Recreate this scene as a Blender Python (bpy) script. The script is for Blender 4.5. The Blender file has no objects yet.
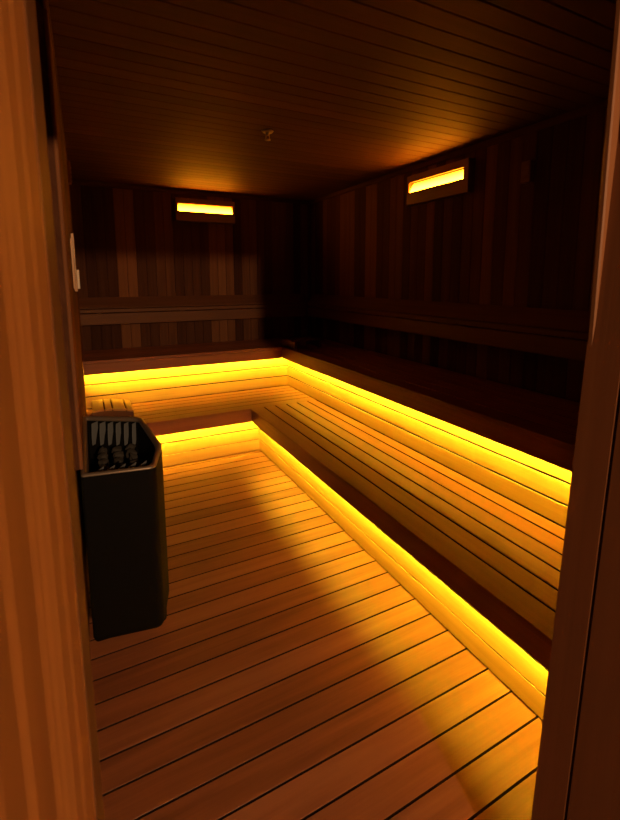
import bpy, bmesh, math, random
from mathutils import Vector, Matrix
random.seed(7)
C = bpy.context.scene.collection
R = math.radians

# ------------------------------------------------------------------ measures (metres)
XL, XR, YB, YF = -0.075, 2.490, 4.977, 0.60      # inner faces of the sauna walls
ZC = 2.527                                        # ceiling
P = 0.1092                                        # riser board pitch
SEAT, UP = 0.45, 0.90
XR1, YB1, XF1, YF1 = 1.3782, 3.8475, 1.2724, 3.7416
XR2, YB2, XF2, YF2 = 1.9201, 4.4075, 1.8143, 4.3017
ZG1, ZG2 = 0.3248, 0.7748
HEAD = 2.17

# ------------------------------------------------------------------ mesh helper
class MB:
    def __init__(s): s.v, s.f, s.g, s.t, s.m, s.sm = [], [], [], [], [], []
    def add(s, verts, faces, g=None, tone=0.5, mi=0, smooth=False):
        b = len(s.v); s.v += [tuple(q) for q in verts]
        s.g += [tuple(q) for q in (g or verts)]; s.t += [tone] * len(verts)
        for fc in faces:
            s.f.append([b + i for i in fc]); s.m.append(mi); s.sm.append(smooth)
    def board(s, p0, p1, wd, td, w, t, c=0.003, tone=None, c2=None, groove=False):
        """a plank from p0 to p1 (centre line of its back edge corner), width along wd, thickness along td"""
        p0, p1, wd, td = map(Vector, (p0, p1, wd, td))
        L = (p1 - p0).length; r = random.random() * 40; a0 = random.random() * 9
        tone = random.random() if tone is None else tone
        c2 = c if c2 is None else c2
        pr = [(c2, 0), (w - c2, 0), (w, c2), (w, t - c), (w - c, t), (c, t), (0, t - c), (0, c2)]
        vs, gs = [], []
        for k, q in enumerate((p0, p1)):
            for (a, b) in pr:
                vs.append(q + wd * a + td * b); gs.append((k * L + a0, a + b * 0.6, r))
        n = len(pr)
        fs = [[i, (i + 1) % n, n + (i + 1) % n, n + i] for i in range(n)]
        fs += [list(range(n))[::-1], list(range(n, 2 * n))]
        s.add(vs, fs, gs, tone)
        if groove:                                     # plank edges coloured dark, painting shade into the joints
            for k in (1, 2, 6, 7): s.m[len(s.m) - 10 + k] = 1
    def box(s, a, b, tone=0.5, c=0.0, mi=0):
        a, b = Vector(a), Vector(b)
        d = [b[i] - a[i] for i in range(3)]
        ax = max(range(3), key=lambda i: d[i]); o = [i for i in range(3) if i != ax]
        e = [Vector((1, 0, 0)), Vector((0, 1, 0)), Vector((0, 0, 1))]
        c = c or min(d) * 0.06
        s.board(a, a + e[ax] * d[ax], e[o[0]], e[o[1]], d[o[0]], d[o[1]], c, tone)
        for k in range(1, 11): s.m[-k] = mi
    def prism(s, poly, z0, z1, tone=0.5, mi=0):
        n = len(poly)
        vs = [(x, y, z0) for x, y in poly] + [(x, y, z1) for x, y in poly]
        s.add(vs, [[i, (i + 1) % n, n + (i + 1) % n, n + i] for i in range(n)] + [list(range(n))[::-1], list(range(n, 2 * n))], None, tone, mi)
    def build(s, name, mat, parent=None, **props):
        me = bpy.data.meshes.new(name); me.from_pydata(s.v, [], s.f)
        for k in (mat if isinstance(mat, list) else [mat]): me.materials.append(k)
        me.polygons.foreach_set('material_index', s.m)
        me.polygons.foreach_set('use_smooth', s.sm)
        a = me.attributes.new('gco', 'FLOAT_VECTOR', 'POINT'); a.data.foreach_set('vector', [q for g in s.g for q in g])
        a = me.attributes.new('tone', 'FLOAT', 'POINT'); a.data.foreach_set('value', s.t)
        me.update()
        bm = bmesh.new(); bm.from_mesh(me); bmesh.ops.recalc_face_normals(bm, faces=bm.faces); bm.to_mesh(me); bm.free()
        o = bpy.data.objects.new(name, me); C.objects.link(o)
        if parent is not None: o.parent = parent
        for k, v in props.items(): o[k] = v
        return o

def thing(name, label, cat, loc=(0, 0, 0), group=None):
    o = bpy.data.objects.new(name, None); C.objects.link(o); o.location = loc; o.empty_display_size = 0.1
    o['label'] = label; o['category'] = cat
    if group: o['group'] = group
    return o

def place(o, root):
    """child built in world coordinates: shift its mesh so that the thing's base is the origin"""
    o.data.transform(Matrix.Translation(-Vector(root.location))); return o

# ------------------------------------------------------------------ materials
def nt(name):
    m = bpy.data.materials.new(name); m.use_nodes = True
    n = m.node_tree; b = n.nodes['Principled BSDF']; return m, n, b

def wood(name, dark, mid, light, rough=0.42, grain=0.5, tonemix=0.6, sx=1.3, sy=38.0, bump=0.15, spec=0.35):
    m, n, b = nt(name); N, Lk = n.nodes, n.links
    at = N.new('ShaderNodeAttribute'); at.attribute_name = 'gco'
    tn = N.new('ShaderNodeAttribute'); tn.attribute_name = 'tone'
    mp = N.new('ShaderNodeMapping'); mp.inputs['Scale'].default_value = (sx, sy, 1.0); Lk.new(at.outputs['Vector'], mp.inputs['Vector'])
    n1 = N.new('ShaderNodeTexNoise'); n1.inputs['Scale'].default_value = 1.0; n1.inputs['Detail'].default_value = 5; n1.inputs['Distortion'].default_value = 0.6
    Lk.new(mp.outputs[0], n1.inputs['Vector'])
    mp2 = N.new('ShaderNodeMapping'); mp2.inputs['Scale'].default_value = (sx * 3, sy * 7, 1.0); Lk.new(at.outputs['Vector'], mp2.inputs['Vector'])
    n2 = N.new('ShaderNodeTexNoise'); n2.inputs['Scale'].default_value = 1.0; n2.inputs['Detail'].default_value = 3
    Lk.new(mp2.outputs[0], n2.inputs['Vector'])
    # value = tone*tonemix + (n1*.7 + n2*.3)*grain ...
    a = N.new('ShaderNodeMath'); a.operation = 'MULTIPLY_ADD'; Lk.new(n2.outputs['Fac'], a.inputs[0]); a.inputs[1].default_value = 0.35; Lk.new(n1.outputs['Fac'], a.inputs[2])
    s = N.new('ShaderNodeMath'); s.operation = 'SUBTRACT'; Lk.new(a.outputs[0], s.inputs[0]); s.inputs[1].default_value = 0.675
    g = N.new('ShaderNodeMath'); g.operation = 'MULTIPLY_ADD'; Lk.new(s.outputs[0], g.inputs[0]); g.inputs[1].default_value = grain * 2; g.inputs[2].default_value = 0.5 - 0.5 * tonemix
    t = N.new('ShaderNodeMath'); t.operation = 'MULTIPLY_ADD'; Lk.new(tn.outputs['Fac'], t.inputs[0]); t.inputs[1].default_value = tonemix; Lk.new(g.outputs[0], t.inputs[2])
    cr = N.new('ShaderNodeValToRGB'); e = cr.color_ramp.elements
    e[0].position = 0.0; e[0].color = (*dark, 1); e[1].position = 1.0; e[1].color = (*light, 1)
    k = e.new(0.5); k.color = (*mid, 1)
    Lk.new(t.outputs[0], cr.inputs[0]); Lk.new(cr.outputs[0], b.inputs['Base Color'])
    b.inputs['Roughness'].default_value = rough; b.inputs['Specular IOR Level'].default_value = spec
    bp = N.new('ShaderNodeBump'); bp.inputs['Strength'].default_value = bump; bp.inputs['Distance'].default_value = 0.002
    Lk.new(n2.outputs['Fac'], bp.inputs['Height']); Lk.new(bp.outputs[0], b.inputs['Normal'])
    return m

def metal(name, col, rough, metallic=0.0, spec=0.5):
    m, n, b = nt(name)
    no = n.nodes.new('ShaderNodeTexNoise'); no.inputs['Scale'].default_value = 90; no.inputs['Detail'].default_value = 2
    tc = n.nodes.new('ShaderNodeTexCoord'); n.links.new(tc.outputs['Object'], no.inputs['Vector'])
    mr = n.nodes.new('ShaderNodeMapRange'); mr.inputs['To Min'].default_value = rough * 0.85; mr.inputs['To Max'].default_value = min(1, rough * 1.15)
    n.links.new(no.outputs['Fac'], mr.inputs['Value']); n.links.new(mr.outputs[0], b.inputs['Roughness'])
    b.inputs['Base Color'].default_value = (*col, 1); b.inputs['Metallic'].default_value = metallic; b.inputs['Specular IOR Level'].default_value = spec
    return m

def glow(name, col, strength):
    m = bpy.data.materials.new(name); m.use_nodes = True; n = m.node_tree; n.nodes.clear()
    e = n.nodes.new('ShaderNodeEmission'); o = n.nodes.new('ShaderNodeOutputMaterial')
    e.inputs[0].default_value = (*col, 1); e.inputs[1].default_value = strength; n.links.new(e.outputs[0], o.inputs[0]); return m

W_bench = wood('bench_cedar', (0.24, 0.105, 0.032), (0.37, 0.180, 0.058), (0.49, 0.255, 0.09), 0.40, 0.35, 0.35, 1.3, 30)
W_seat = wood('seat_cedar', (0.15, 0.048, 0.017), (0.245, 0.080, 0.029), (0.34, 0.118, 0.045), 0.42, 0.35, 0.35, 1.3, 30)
W_floor = wood('floor_cedar', (0.15, 0.052, 0.024), (0.235, 0.087, 0.040), (0.31, 0.122, 0.058), 0.42, 0.6, 0.75, 1.4, 22)
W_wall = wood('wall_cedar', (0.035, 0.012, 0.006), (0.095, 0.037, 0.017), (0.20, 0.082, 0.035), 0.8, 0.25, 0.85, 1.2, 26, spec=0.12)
W_ceil = wood('ceiling_cedar', (0.060, 0.020, 0.008), (0.092, 0.031, 0.012), (0.135, 0.049, 0.019), 0.7, 0.35, 0.5, 1.2, 26)
W_dark = wood('dark_cedar', (0.12, 0.045, 0.02), (0.19, 0.08, 0.035), (0.28, 0.12, 0.055), 0.45, 0.3, 0.3, 1.2, 28)
W_rest = wood('backrest_cedar', (0.07, 0.027, 0.012), (0.12, 0.048, 0.021), (0.18, 0.074, 0.033), 0.55, 0.3, 0.3, 1.2, 28, spec=0.2)
W_door = wood('door_cedar', (0.34, 0.115, 0.027), (0.62, 0.23, 0.052), (0.78, 0.32, 0.08), 0.65, 0.6, 0.3, 0.35, 9, 0.1)
W_jamb = wood('jamb_cedar', (0.11, 0.040, 0.014), (0.165, 0.060, 0.022), (0.22, 0.085, 0.032), 0.6, 0.3, 0.2, 0.6, 30, 0.1)
M_back = metal('backing', (0.004, 0.002, 0.001), 0.9, 0, 0.1)
M_groove = metal('groove_shade', (0.02, 0.009, 0.004), 0.9, 0, 0.1)  # gap shade put into the colour of plank edges and riser backing
M_black = metal('black_enamel', (0.004, 0.004, 0.004), 0.75, 0, 0.06)
M_rim = metal('rim_metal', (0.20, 0.16, 0.13), 0.38, 0.5, 0.5)
M_fin = metal('fin_metal', (0.14, 0.16, 0.19), 0.45, 0.0, 0.5)
M_stone = metal('stone', (0.035, 0.033, 0.032), 0.85, 0, 0.3)
M_alu = metal('channel_metal', (0.5, 0.48, 0.45), 0.35, 0.8)
M_white = metal('pale_plastic', (0.62, 0.55, 0.45), 0.5)
M_conc = metal('screed', (0.12, 0.11, 0.10), 0.8)
AMB = (1.0, 0.69, 0.03)
E_strip = glow('led_glow', AMB, 890.0)
def lens_glow(name, bright, dim):
    """diffuser with its lamp along the lower edge"""
    m = bpy.data.materials.new(name); m.use_nodes = True; n = m.node_tree; n.nodes.clear(); N, Lk = n.nodes, n.links
    tc = N.new('ShaderNodeTexCoord'); sp = N.new('ShaderNodeSeparateXYZ'); Lk.new(tc.outputs['Generated'], sp.inputs[0])
    cr = N.new('ShaderNodeValToRGB'); cr.color_ramp.elements[0].color = (*bright, 1); cr.color_ramp.elements[1].color = (*dim, 1)
    cr.color_ramp.elements[0].position = .1; cr.color_ramp.elements[1].position = .95
    Lk.new(sp.outputs['Z'], cr.inputs[0])
    e = N.new('ShaderNodeEmission'); o = N.new('ShaderNodeOutputMaterial'); e.inputs[1].default_value = 78.0
    Lk.new(cr.outputs[0], e.inputs[0]); Lk.new(e.outputs[0], o.inputs[0]); return m
E_diff = lens_glow('diffuser_glow', (1.0, .28, .006), (.10, .013, .0004))

# ------------------------------------------------------------------ shell
def panels_x(mb, x0, x1, y, z0, z1, ny, pitch=0.1, start=None, t=0.014):
    """vertical boards on a wall that runs along X, facing ny"""
    x = x0 if start is None else start
    while x > x0: x -= pitch
    while x < x1 - 1e-4:
        a, b = max(x, x0), min(x + pitch, x1)
        if b - a > 0.008: mb.board((a + .0015, y, z0), (a + .0015, y, z1), (1, 0, 0), (0, ny, 0), b - a - .003, t, 0.003)
        x += pitch
def panels_y(mb, y0, y1, x, z0, z1, nx, pitch=0.1, start=None, t=0.014):
    y = y0 if start is None else start
    while y > y0: y -= pitch
    while y < y1 - 1e-4:
        a, b = max(y, y0), min(y + pitch, y1)
        if b - a > 0.008: mb.board((x, a + .0015, z0), (x, a + .0015, z1), (0, 1, 0), (nx, 0, 0), b - a - .003, t, 0.003)
        y += pitch
T = 0.014
def struct(mb, name, mat, **k): return mb.build(name, mat, None, kind='structure', **k)

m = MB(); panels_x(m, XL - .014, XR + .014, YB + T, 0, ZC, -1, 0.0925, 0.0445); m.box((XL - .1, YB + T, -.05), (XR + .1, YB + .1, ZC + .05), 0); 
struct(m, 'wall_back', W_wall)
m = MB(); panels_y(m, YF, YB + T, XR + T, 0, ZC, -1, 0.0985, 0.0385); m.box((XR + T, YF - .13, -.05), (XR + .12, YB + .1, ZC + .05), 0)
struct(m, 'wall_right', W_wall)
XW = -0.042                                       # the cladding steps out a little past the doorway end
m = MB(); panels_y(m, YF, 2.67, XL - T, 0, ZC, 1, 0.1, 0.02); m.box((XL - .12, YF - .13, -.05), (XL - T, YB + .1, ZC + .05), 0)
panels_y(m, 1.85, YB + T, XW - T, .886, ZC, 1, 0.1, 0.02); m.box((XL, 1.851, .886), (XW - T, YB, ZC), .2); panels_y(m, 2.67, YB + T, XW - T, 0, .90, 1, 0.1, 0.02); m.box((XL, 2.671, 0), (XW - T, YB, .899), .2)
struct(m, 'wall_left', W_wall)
# front wall with the doorway
JX = 0.968
m = MB(); panels_x(m, JX + .02, XR, YF - T, 0, ZC, 1, 0.1); panels_x(m, XL, JX + .02, YF - T, HEAD + .02, ZC, 1, 0.1)
m.box((JX + .045, YF - .13, -.02), (XR + .015, YF - T, ZC)); m.box((XL - .05, YF - .13, HEAD + .045), (JX + .045, YF - T, ZC))
struct(m, 'wall_front', W_dark)
# ceiling boards run across the room
m = MB(); y = 1.9126
while y > YF: y -= 0.1004
while y < YB:
    a, b = max(y, YF), min(y + .1004, YB + T)
    m.board((XL - T, a + .002, ZC + .014), (XR + T, a + .002, ZC + .014), (0, 1, 0), (0, 0, -1), b - a - .004, .014, .003)
    y += 0.1004
m.box((XL - .1, YF - .13, ZC + .014), (XR + .12, YB + .1, ZC + .06), 0)
struct(m, 'ceiling', W_ceil)
# floor boards
m = MB(); y = YB1 - 0.1528
while y < YB1: y += 0.1162
y -= 0.1162 * 40
while y < YB:
    if y + .1162 > 0.44:
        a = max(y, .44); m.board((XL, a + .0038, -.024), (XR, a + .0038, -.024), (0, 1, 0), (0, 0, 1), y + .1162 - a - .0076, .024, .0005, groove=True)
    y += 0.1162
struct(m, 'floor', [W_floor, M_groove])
m = MB(); m.box((XL - .1, .44, -.07), (XR + .1, YB + .1, -.035), 0); m.build('floor_base', M_back, None, kind='structure')
m = MB(); m.box((-2.0, -3.0, -.07), (3.0, .435, -.01), 0); m.build('floor_outside', M_conc, None, kind='structure')
# mouldings under the ceiling
def mould(name, p0, p1, wd):
    m = MB(); m.board(p0, p1, wd, (0, 0, -1), .022, .045, .008, .35); return struct(m, name, W_wall)
mould('trim_1', (XL, YB, ZC), (XR, YB, ZC), (0, -1, 0))
mould('trim_2', (XR, YF, ZC), (XR, YB, ZC), (-1, 0, 0))
mould('trim_3', (XW - .018, YF, ZC), (XW - .018, YB, ZC), (1, 0, 0))

# ------------------------------------------------------------------ doorway: frame and open leaf
TILT = math.radians(3.2)
m = MB()
# right jamb: main post, stop strip and outer strip (slightly out of plumb)
def lean(x, z): return x + (z - 1.211) * math.tan(TILT)
def post(xa, xb, ya, yb, tone):
    z0, z1 = 0.0, HEAD
    m.board((lean(xa, z0), ya, z0), (lean(xa, z1), ya, z1), (1, 0, 0), (0, 1, 0), xb - xa, yb - ya, .0004, tone)
post(0.976, 1.03, 0.523, 0.60, .55)
post(1.004, 1.03, 0.516, 0.523, .1)
post(0.976, 1.03, 0.340, 0.516, .3)
struct(m, 'trim_4', W_jamb)
m = MB()
m.box((-.072, .43, 0), (-.0235, .60, HEAD), .45)
SH = Matrix.Identity(4); SH[0][2] = -.0034; SH[0][3] = .0034 * 1.55
struct(m, 'trim_5', W_jamb).data.transform(SH)
m = MB(); m.box((-.08, .43, HEAD), (1.07, .60, HEAD + .045), .4); struct(m, 'trim_6', W_jamb)
m = MB()
yy = [.424, .319, .251, .223, .197, .141, .105, .0, -.15, -.3]
tn = [.95, 1.0, .45, .8, .45, .6, .6, .5, .4]
for i in range(len(yy) - 1):
    m.board((-.0665, yy[i + 1] + .0005, .01), (-.0665, yy[i + 1] + .0005, HEAD - .01), (0, 1, 0), (1, 0, 0), yy[i] - yy[i + 1] - .001, .0425, .001, tn[i])
struct(m, 'door_1', W_door).data.transform(SH)

# ------------------------------------------------------------------ benches
def led(root, p0, p1, wd, name='led_strip'):
    """channel along p0-p1 with a glowing lens underneath"""
    m = MB(); m.board(p0, p1, wd, (0, 0, 1), .008, .018, .001, .5)
    o = place(m.build(name, M_alu, root, label='slim metal light channel'), root)
    p0, p1, wd = Vector(p0), Vector(p1), Vector(wd)
    m = MB(); m.board(p0 + wd * .0082 + Vector((0, 0, .003)), p1 + wd * .0082 + Vector((0, 0, .003)), wd, (0, 0, 1), .0022, .012, .0003, .5)
    l = m.build('lens', E_strip, o, label='glowing amber strip lens'); l.data.transform(Matrix.Translation(-Vector(root.location)))
    return o

GAP = 0.0095
def risers(z0, z1, mk):
    z = z0; k = 0
    while z < z1 - .02:
        h = min(P, z1 - z) - (GAP if k or True else 0)
        mk(z + (GAP if k == 0 and z0 == 0 else GAP * 0.5), h, .35 + .3 * random.random()); z += P; k += 1

def back_bench(name, label, xs, xe, yf, yr, yend, zseat, zbase, zg, xled, xfa, xri):
    root = thing(name, label, 'bench', ((xs + xe) / 2, yf, zbase), 'slatted sauna benches with glowing undersides')
    m = MB(); W = [.1159] + [.1091] * 20; y = yf - .010; k = 0
    while y < yend - .02:
        w = min((.1259 if k == 0 else .1091), yend - y)
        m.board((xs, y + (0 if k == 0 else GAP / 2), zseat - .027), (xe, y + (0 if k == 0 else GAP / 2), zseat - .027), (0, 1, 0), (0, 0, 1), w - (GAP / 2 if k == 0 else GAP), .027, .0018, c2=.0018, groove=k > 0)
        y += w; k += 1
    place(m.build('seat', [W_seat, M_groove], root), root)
    m = MB(); m.board((xs, yf + .022, zg), (xfa, yf + .022, zg), (0, 0, 1), (0, -1, 0), zseat - .028 - zg, .022, .004, .4)
    place(m.build('fascia', W_seat, root), root)
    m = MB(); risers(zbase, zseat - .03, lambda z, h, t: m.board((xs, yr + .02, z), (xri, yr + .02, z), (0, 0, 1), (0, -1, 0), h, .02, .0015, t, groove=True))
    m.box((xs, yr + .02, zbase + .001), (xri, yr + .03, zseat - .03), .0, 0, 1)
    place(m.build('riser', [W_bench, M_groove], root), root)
    led(root, (xs + .002, yf + .0225, zg + LEDUP), (xled, yf + .0225, zg + LEDUP), (0, 1, 0))
    return root
def side_bench(name, label, ys, ye, xf, xr, xend, zseat, zbase, zg, yled, rend):
    root = thing(name, label, 'bench', (xf, (ys + ye) / 2, zbase), 'slatted sauna benches with glowing undersides')
    m = MB(); x = xf - .010; k = 0
    while x < xend - .02:
        w = min((.1259 if k == 0 else .1091), xend - x)
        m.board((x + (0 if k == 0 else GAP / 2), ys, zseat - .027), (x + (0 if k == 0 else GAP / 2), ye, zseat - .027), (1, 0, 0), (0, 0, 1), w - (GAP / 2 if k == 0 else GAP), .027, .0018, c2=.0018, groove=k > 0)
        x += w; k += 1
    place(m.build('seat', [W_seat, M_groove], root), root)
    m = MB(); m.board((xf + .022, ys, zg), (xf + .022, ye + .033, zg), (0, 0, 1), (-1, 0, 0), zseat - .028 - zg, .022, .004, .4)
    place(m.build('fascia', W_seat, root), root)
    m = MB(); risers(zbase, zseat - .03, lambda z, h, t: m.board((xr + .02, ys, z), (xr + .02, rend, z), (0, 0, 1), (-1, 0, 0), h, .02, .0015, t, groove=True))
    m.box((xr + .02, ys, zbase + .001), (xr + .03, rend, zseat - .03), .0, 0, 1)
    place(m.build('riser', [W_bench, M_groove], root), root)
    led(root, (xf + .0225, ys + .002, zg + LEDUP), (xf + .0225, yled, zg + LEDUP), (1, 0, 0))
    return root
LEDUP = 0.012
back_bench('sauna_bench', 'low cedar bench along the back wall, behind the black heater', -.041, XR2 - .001, YF1, YB1, YB2 - .001, SEAT, 0.0, ZG1, XR1 - .004, XF1 - .001, XR1 - .001)
side_bench('sauna_bench', 'low wide cedar bench running forward along the right side beside the open floor', YF + .002, YF1 - .011, XF1, XR1, XR2 - .001, SEAT, 0.0, ZG1, YF1 + .02, YB1 - .001)
back_bench('sauna_bench', 'high dark-topped bench against the back wall above the low back bench', -.041, XR - .002, YF2, YB2, YB - .002, UP, SEAT + .0, ZG2, XR2 - .004, XF2 - .001, XR2 - .001)
side_bench('sauna_bench', 'high dark-topped bench against the right wall above the low side bench', YF + .002, YF2 - .011, XF2, XR2, XR - .002, UP, SEAT + .0, ZG2, YF2 + .02, YB2 - .001)

# ------------------------------------------------------------------ backrests on the walls
def backrest(lab, along, a0, a1, wall):
    root = thing('backrest', lab, 'backrest', ((a0 + a1) / 2, wall, 1.15) if along == 'x' else (wall, (a0 + a1) / 2, 1.15), 'wooden backrest rails on the walls')
    def V(a, d, z): return Vector((a, wall - d, z)) if along == 'x' else Vector((wall - d, a, z))
    D = V(0, 1, 0) - V(0, 0, 0)
    m = MB(); sl = (V(0, .105, 1.322) - V(0, .004, 1.424)); ln = sl.length; sl.normalize()
    nrm = (V(0, 1, 0) - V(0, 0, 0)).normalized() * abs(sl.z) + Vector((0, 0, 1)) * math.sqrt(max(0, 1 - sl.z ** 2))
    m.board(V(a0, .004, 1.424) - nrm * .018, V(a1, .004, 1.424) - nrm * .018, sl, nrm, ln, .018, .003, .25)
    place(m.build('top_board', W_rest, root), root)
    m = MB(); m.board(V(a0, .082, 1.274), V(a1, .082, 1.274), (0, 0, 1), D, .034, .022, .003, .75)
    place(m.build('rail', W_rest, root), root)
    m = MB(); m.board(V(a0, .080, 1.156), V(a1, .080, 1.156), (0, 0, 1), D, .110, .022, .003, .7)
    place(m.build('lower_board', W_rest, root), root)
    a = a0 + .15
    while a < a1:
        p = V(a, 0.001, 1.17); q = V(a + .04, .079, 1.29)
        m = MB(); m.box([min(p[i], q[i]) for i in range(3)], [max(p[i], q[i]) for i in range(3)], .2); a += .8
        place(m.build('bracket', W_rest, root), root)
backrest('long dark wooden backrest ledge on the back wall under its lit lamp', 'x', -.040, XR - .112, YB)
backrest('long dark wooden backrest ledge on the right wall under its lit lamp', 'y', YF + .002, YB - .112, XR)

# ------------------------------------------------------------------ wall lamps
def lamp(lab, along, a0, a1, wall, near):
    root = thing('wall_lamp', lab, 'lamp', ((a0 + a1) / 2, wall, 2.20) if along == 'x' else (wall, (a0 + a1) / 2, 2.20), 'slot-shaped wall lamps near the ceiling')
    def V(a, d, z): return Vector((a, wall - d, z)) if along == 'x' else Vector((wall - d, a, z))
    D = V(0, 1, 0) - V(0, 0, 0); A = V(1, 0, 0) - V(0, 0, 0)
    z0, z1, w0, w1 = 2.205, 2.435, 2.303, 2.380
    m = MB(); F = .042
    m.board(V(a0, F, z0), V(a1, F, z0), (0, 0, 1), D, w0 - z0, .018, .002, .5)
    m.board(V(a0, F, w1), V(a1, F, w1), (0, 0, 1), D, z1 - w1, .018, .002, .5)
    for s0, sw in ((a0, near), (a1 - .024, .024)): m.board(V(s0, F, w0), V(s0, F, w1), A, D, sw, .018, .0005, .5)
    m.board(V(a0, .001, z0), V(a1, .001, z0), (0, 0, 1), D, .018, F - .001, .001, .3)
    m.board(V(a0, .001, z1 - .018), V(a1, .001, z1 - .018), (0, 0, 1), D, .018, F - .001, .001, .3)
    for s0 in (a0, a1 - .018): m.board(V(s0, .001, z0 + .018), V(s0, .001, z1 - .018), A, D, .018, F - .001, .001, .3)
    place(m.build('frame', W_dark, root), root)
    # the lens leans back, so most of its light goes up
    up_ = (V(0, .008, w1 + .002) - V(0, .052, w0 + .001)); hh = up_.length; up_.normalize()
    nn = (D.normalized() * up_.z + Vector((0, 0, 1)) * math.sqrt(1 - up_.z ** 2)).normalized()
    m = MB(); m.board(V(a0 + near + .0005, .050, w0 + .001), V(a1 - .0245, .050, w0 + .001), up_, nn, hh, .003, .0005, .5)
    place(m.build('diffuser', E_diff, root, label='glowing yellow diffuser'), root)
lamp('lit slot lamp with wooden surround high on the back wall', 'x', .905, 1.533, YB, .024)
lamp('lit slot lamp with wooden surround high on the right wall', 'y', 2.400, 3.072, XR, .046)

# ------------------------------------------------------------------ heater
def rounded(poly, r, n=5):
    out = []; N = len(poly)
    for i in range(N):
        p, a, b = Vector(poly[i]), Vector(poly[i - 1]), Vector(poly[(i + 1) % N])
        rr = r[i] if isinstance(r, (list, tuple)) else r
        u, v = (a - p).normalized(), (b - p).normalized()
        s, e = p + u * rr, p + v * rr
        for k in range(n + 1):
            t = k / n; out.append(tuple((1 - t) ** 2 * s + 2 * t * (1 - t) * p + t * t * e))
    return out
def inset(poly, d, c=(.105, 2.14)):
    return [(c[0] + (x - c[0]) * (1 - d / .157), c[1] + (y - c[1]) * (1 - d / .36)) for x, y in poly]
OUT = [(-.052, 1.80), (.205, 1.757), (.262, 1.97), (.262, 2.04), (.232, 2.46), (-.052, 2.62)]
RR = [.012, .03, .04, .03, .03, .012]
o1 = rounded(OUT, RR)
ZT, ZB = .874, .188
def loft(mb, rings, closed_top=False, closed_bot=False, smooth=True, g=None):
    n = len(rings[0][0]); vs = []
    for ring, z in rings: vs += [(x, y, z) for x, y in ring]
    fs = []
    for k in range(len(rings) - 1):
        for i in range(n): fs.append([k * n + i, k * n + (i + 1) % n, (k + 1) * n + (i + 1) % n, (k + 1) * n + i])
    if closed_bot: fs.append(list(range(n))[::-1])
    if closed_top: fs.append(list(range((len(rings) - 1) * n, len(rings) * n)))
    mb.add(vs, fs, None, .5, 0, smooth)
ht = thing('sauna_heater', 'tall black sauna heater with open grille top against the left wall', 'heater', (.10, 2.14, 0))
m = MB(); loft(m, [(inset(o1, .03), ZB), (inset(o1, .008), ZB + .004), (o1, ZB + .022), (o1, ZT - .012), (inset(o1, .004), ZT), (inset(o1, .020), ZT), (inset(o1, .026), ZT - .02), (inset(o1, .030), .66)], closed_bot=True, closed_top=True)
body = place(m.build('body', M_black, ht), ht)
m = MB(); loft(m, [(inset(o1, .001), ZT), (inset(o1, .0), ZT + .004), (inset(o1, .006), ZT + .010), (inset(o1, .018), ZT + .009), (inset(o1, .027), ZT - .006), (inset(o1, .023), ZT - .012), (inset(o1, .001), ZT)])
place(m.build('rim', M_rim, ht, label='brownish satin metal rim'), ht)
ped = rounded([(-.052, 2.045), (.245, 2.035), (.258, 2.07), (.256, 2.25), (.22, 2.30), (-.052, 2.30)], .02)
m = MB(); loft(m, [(ped, .001), (ped, ZB + .006)], True, True)
place(m.build('pedestal', M_black, ht), ht)
# curved guard fins along the far and near inner walls, and along the room side
def fin(x, y, ang, dy, zt, zl, bow, dep=.055):
    mb = MB(); n = 7; th = .0018; vs = []
    ca, sa = math.cos(ang), math.sin(ang)
    for i in range(n + 1):
        t = i / n; z = zt - (zt - zl) * t
        depth = dep * (1 - .6 * t); off = bow * math.sin(t * math.pi * .5)
        for s in (-th, th):
            for q in (0, depth):
                lx = s + off * .35; ly = dy * (q + off)
                vs.append((x + lx * ca - ly * sa - .016 * t, y + lx * sa + ly * ca, z))
    fs = []
    for i in range(n):
        a, b = 4 * i, 4 * i + 4
        fs += [[a, a + 1, b + 1, b], [a + 2, b + 2, b + 3, a + 3], [a, b, b + 2, a + 2], [a + 1, a + 3, b + 3, b + 1]]
    fs += [[0, 2, 3, 1], [4 * n, 4 * n + 1, 4 * n + 3, 4 * n + 2]]
    mb.add(vs, fs, None, .5, 0, False)
    place(mb.build('guard_fin', M_fin, ht, label='grey curved grille fin'), ht)
for k in range(6):
    fin(.030 + .037 * k, 2.565 - .020 * k, R(-38), -1, .862, .745, .022)
for k in range(6):
    fin(-.020 + .040 * k, 1.860 - .004 * k, R(-35), 1, .852, .76, .01, .085)
# stones in the basket
def stone(name, loc, r, seed):
    rnd = random.Random(seed); bm = bmesh.new(); bmesh.ops.create_icosphere(bm, subdivisions=2, radius=r)
    ph = [rnd.random() * 6 for _ in range(6)]
    for v in bm.verts:
        n = v.co.normalized(); k = 1 + .16 * math.sin(3 * n.x + ph[0]) * math.sin(3.4 * n.y + ph[1]) + .12 * math.sin(5 * n.z + ph[2]) + rnd.uniform(-.06, .06)
        v.co *= k; v.co.z *= .75
    me = bpy.data.meshes.new(name); bm.to_mesh(me); bm.free(); me.materials.append(M_stone)
    o = bpy.data.objects.new(name, me); C.objects.link(o); o.location = loc; o.rotation_euler = (rnd.random(), rnd.random(), rnd.random() * 6)
    o['label'] = 'dark rough rock piled in the open top of the black heater'; o['category'] = 'stone'; o['group'] = 'rocks in the heater top'
s = 0
for i in range(3):
    for j in range(8):
        x = .038 + .066 * i + random.uniform(-.003, .003); y = 1.925 + .067 * j + random.uniform(-.003, .003)
        stone('heater_stone', (x, y, .698), .025 + .003 * random.random(), s); s += 1
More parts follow.
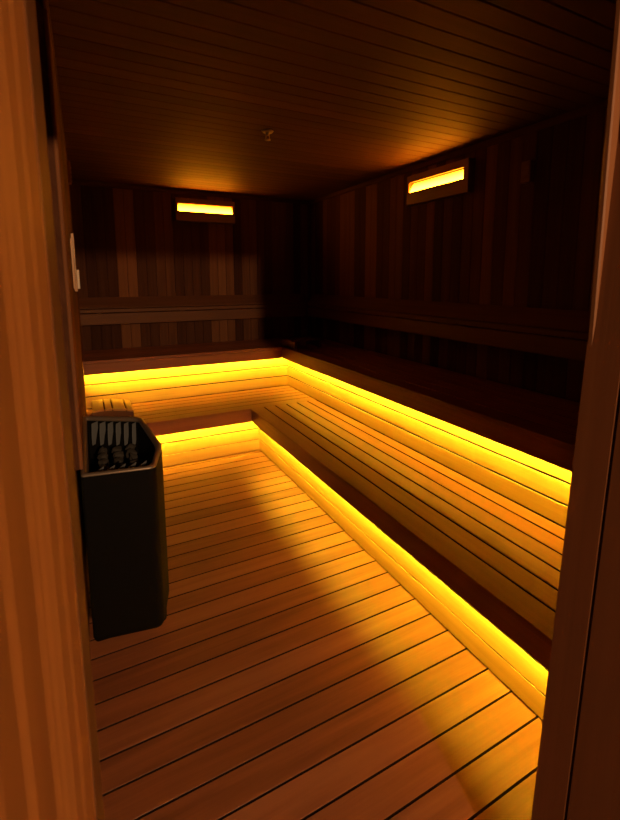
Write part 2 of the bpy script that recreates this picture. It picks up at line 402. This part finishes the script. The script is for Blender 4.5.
for i in range(3):
    for j in range(6):
        x = .036 + .062 * i + random.uniform(-.003, .003); y = 1.97 + .080 * j + random.uniform(-.006, .006)
        stone('heater_stone', (x, y, 0.753 + .004 * random.random()), .024 + .003 * random.random(), s); s += 1

# ------------------------------------------------------------------ headrests
def headrest(lab, x, y, z, rz, seed, mat=None):
    root = thing('headrest', lab, 'headrest', (x, y, z), 'slatted wooden headrests'); root.rotation_euler = (0, 0, rz)
    L = .36; wd = [.085, .048, .092, .048]; xx = 0.0
    def prof(u): return .094 - .030 * (u / .30) ** 1.6 + .010 * math.sin(u / .30 * 3.1)
    for k, w in enumerate(wd):
        m = MB(); zA, zB = prof(xx), prof(xx + w); d = Vector((w, 0, zB - zA)); l = d.length; d.normalize(); n = Vector((-d.z, 0, d.x))
        m.board(Vector((xx, 0, zA)) - n * .014, Vector((xx, L, zA)) - n * .014, d, n, l, .014, .003, .4 + .4 * random.random())
        m.build('slat', mat or W_bench, root); xx += w + .012
    W = xx - .012
    for yy_ in (.030, L - .052):
        m = MB(); n = 12; vs = []
        for q in (0, .022):
            for i in range(n + 1):
                u = W * i / n; vs.append((u, yy_ + q, prof(u) - .016))
            for i in range(n + 1):
                u = W * (1 - i / n); vs.append((u, yy_ + q, .0 + .018 * math.sin(math.pi * u / W)))
        N = 2 * (n + 1); fs = [[i, (i + 1) % N, N + (i + 1) % N, N + i] for i in range(N)]
        for i in range(n):
            fs += [[i, i + 1, N - 2 - i, N - 1 - i], [N + i, N + N - 1 - i, N + N - 2 - i, N + i + 1]]
        m.add(vs, fs, [(v[0] * 1, v[2], 3) for v in vs], .3)
        m.build('side_board', W_rest, root)
headrest('slatted wooden headrest on the low back bench, just behind the black heater', .004, 3.955, SEAT, 0, 1)
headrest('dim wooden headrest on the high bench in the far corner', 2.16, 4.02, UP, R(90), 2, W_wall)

# ------------------------------------------------------------------ small things on walls and ceiling
# thermometer board on the left wall
t = thing('wall_thermometer', 'pale upright thermometer board with small box at its foot on the left wall', 'thermometer', (XW, 3.05, 1.53))
m = MB(); m.box((XW + .001, 3.00, 1.53), (XW + .016, 3.12, 1.862), .8); place(m.build('board', W_bench, t), t)
m = MB(); m.box((XW + .016, 3.01, 1.545), (XW + .030, 3.11, 1.655), .8, .003); place(m.build('dial_box', M_white, t), t)
t = thing('sand_timer', 'slim upright timer on the left wall beside the thermometer board', 'timer', (XW, 2.79, 1.55))
m = MB(); m.box((XW - .0005, 2.76, 1.55), (XW + .010, 2.83, 1.815), .6); place(m.build('board', W_bench, t), t)
m = MB(); rings = []
for zz, rr in ((1.60, .010), (1.602, .017), (1.655, .016), (1.678, .004), (1.70, .016), (1.758, .017), (1.76, .010)):
    rings.append(([(XW + .0125 + rr * .12 + rr * .12 * math.cos(a * R(30)), 2.795 + rr * math.sin(a * R(30))) for a in range(12)], zz))
loft(m, rings, True, True); place(m.build('glass', M_white, t), t)
def vent(lab, x, y, z, nx, w, h, d):
    t = thing('vent_cover', lab, 'vent', (x, y, z), None)
    m = MB(); a, b = (x + nx * .001, x + nx * d); m.box((min(a, b), y - w / 2, z), (max(a, b), y + w / 2, z + h), .7, .003); place(m.build('housing', W_dark, t), t)
    for k in range(4):
        m = MB(); zz = z + .018 + k * (h - .03) / 4; a, b = x + nx * d, x + nx * (d + .005)
        m.box((min(a, b), y - w / 2 + .008, zz), (max(a, b), y + w / 2 - .008, zz + .012), .6, .001); place(m.build('louvre', W_dark, t), t)
vent('small dim louvred vent block high on the right wall near the doorway', XR, 1.955, 2.19, -1, .065, .125, .035)
vent('small wooden vent block high on the left wall by the ceiling', XW, 3.80, 2.28, 1, .09, .15, .022)
# sprinkler
t = thing('ceiling_sprinkler', 'small round sprinkler head hanging from the middle of the ceiling', 'sprinkler', (1.10, 2.80, ZC))
def disc(mb, r0, r1, z0, z1, n=24, cx=1.10, cy=2.80):
    loft(mb, [([(cx + r0 * math.cos(2 * math.pi * i / n), cy + r0 * math.sin(2 * math.pi * i / n)) for i in range(n)], z0),
              ([(cx + r1 * math.cos(2 * math.pi * i / n), cy + r1 * math.sin(2 * math.pi * i / n)) for i in range(n)], z1)], True, True)
m = MB(); disc(m, .038, .030, ZC - .001, ZC - .010); place(m.build('rose', M_white, t), t)
m = MB(); disc(m, .011, .011, ZC - .010, ZC - .026)
for sx in (-1, 1): m.board((1.10 + sx * .014 - .002, 2.798, ZC - .052), (1.10 + sx * .010 - .002, 2.798, ZC - .024), (1, 0, 0), (0, 1, 0), .004, .004, .0005)
place(m.build('yoke', M_white, t), t)
m = MB(); disc(m, .018, .018, ZC - .052, ZC - .055); place(m.build('deflector', M_white, t), t)

# ------------------------------------------------------------------ light from the room outside the doorway
def area(name, loc, tgt, size, power, col):
    l = bpy.data.lights.new(name, 'AREA'); l.shape = 'DISK'; l.size = size; l.energy = power; l.color = col
    o = bpy.data.objects.new(name, l); C.objects.link(o); o.location = loc
    o.rotation_euler = (Vector(tgt) - Vector(loc)).to_track_quat('-Z', 'Y').to_euler(); return o
area('anteroom_lamp', (.32, -3.0, 2.43), (.6, 1.5, .4), .14, 160.0, (1.0, .54, .24))

w = bpy.data.worlds.new('World'); bpy.context.scene.world = w; w.use_nodes = True
w.node_tree.nodes['Background'].inputs[0].default_value = (0.02, 0.009, 0.003, 1); w.node_tree.nodes['Background'].inputs[1].default_value = 0.15

# ------------------------------------------------------------------ camera
f, cx, cy = 448.17, 319.69, 342.35
yaw, pitch, roll = .4836, -.1403, -.0007
cam = bpy.data.cameras.new('camera'); co = bpy.data.objects.new('camera', cam); C.objects.link(co)
fw = Vector((math.sin(yaw) * math.cos(pitch), math.cos(yaw) * math.cos(pitch), math.sin(pitch)))
rt = Vector((math.cos(yaw), -math.sin(yaw), 0)); up = rt.cross(fw)
rt2 = math.cos(roll) * rt + math.sin(roll) * up; up2 = -math.sin(roll) * rt + math.cos(roll) * up
mt = Matrix((rt2, up2, -fw)).transposed().to_4x4(); mt.translation = Vector((0, 0, 1.6006)); co.matrix_world = mt
cam.sensor_fit = 'VERTICAL'; cam.sensor_height = 36; cam.lens = f / 820 * 36
cam.shift_x = -(cx - 310) / 820; cam.shift_y = -(410 - cy) / 820
cam.clip_start = .005
cam.dof.use_dof = True; cam.dof.focus_distance = 2.8; cam.dof.aperture_fstop = 5.0
sc = bpy.context.scene; sc.camera = co
sc.view_settings.view_transform = 'Standard'; sc.view_settings.look = 'None'; sc.view_settings.gamma = 1.0
sc.view_settings.exposure = 0.0
sc.cycles.use_denoising = True
sc.cycles.diffuse_bounces = 6; sc.cycles.max_bounces = 10; sc.cycles.sample_clamp_indirect = 6
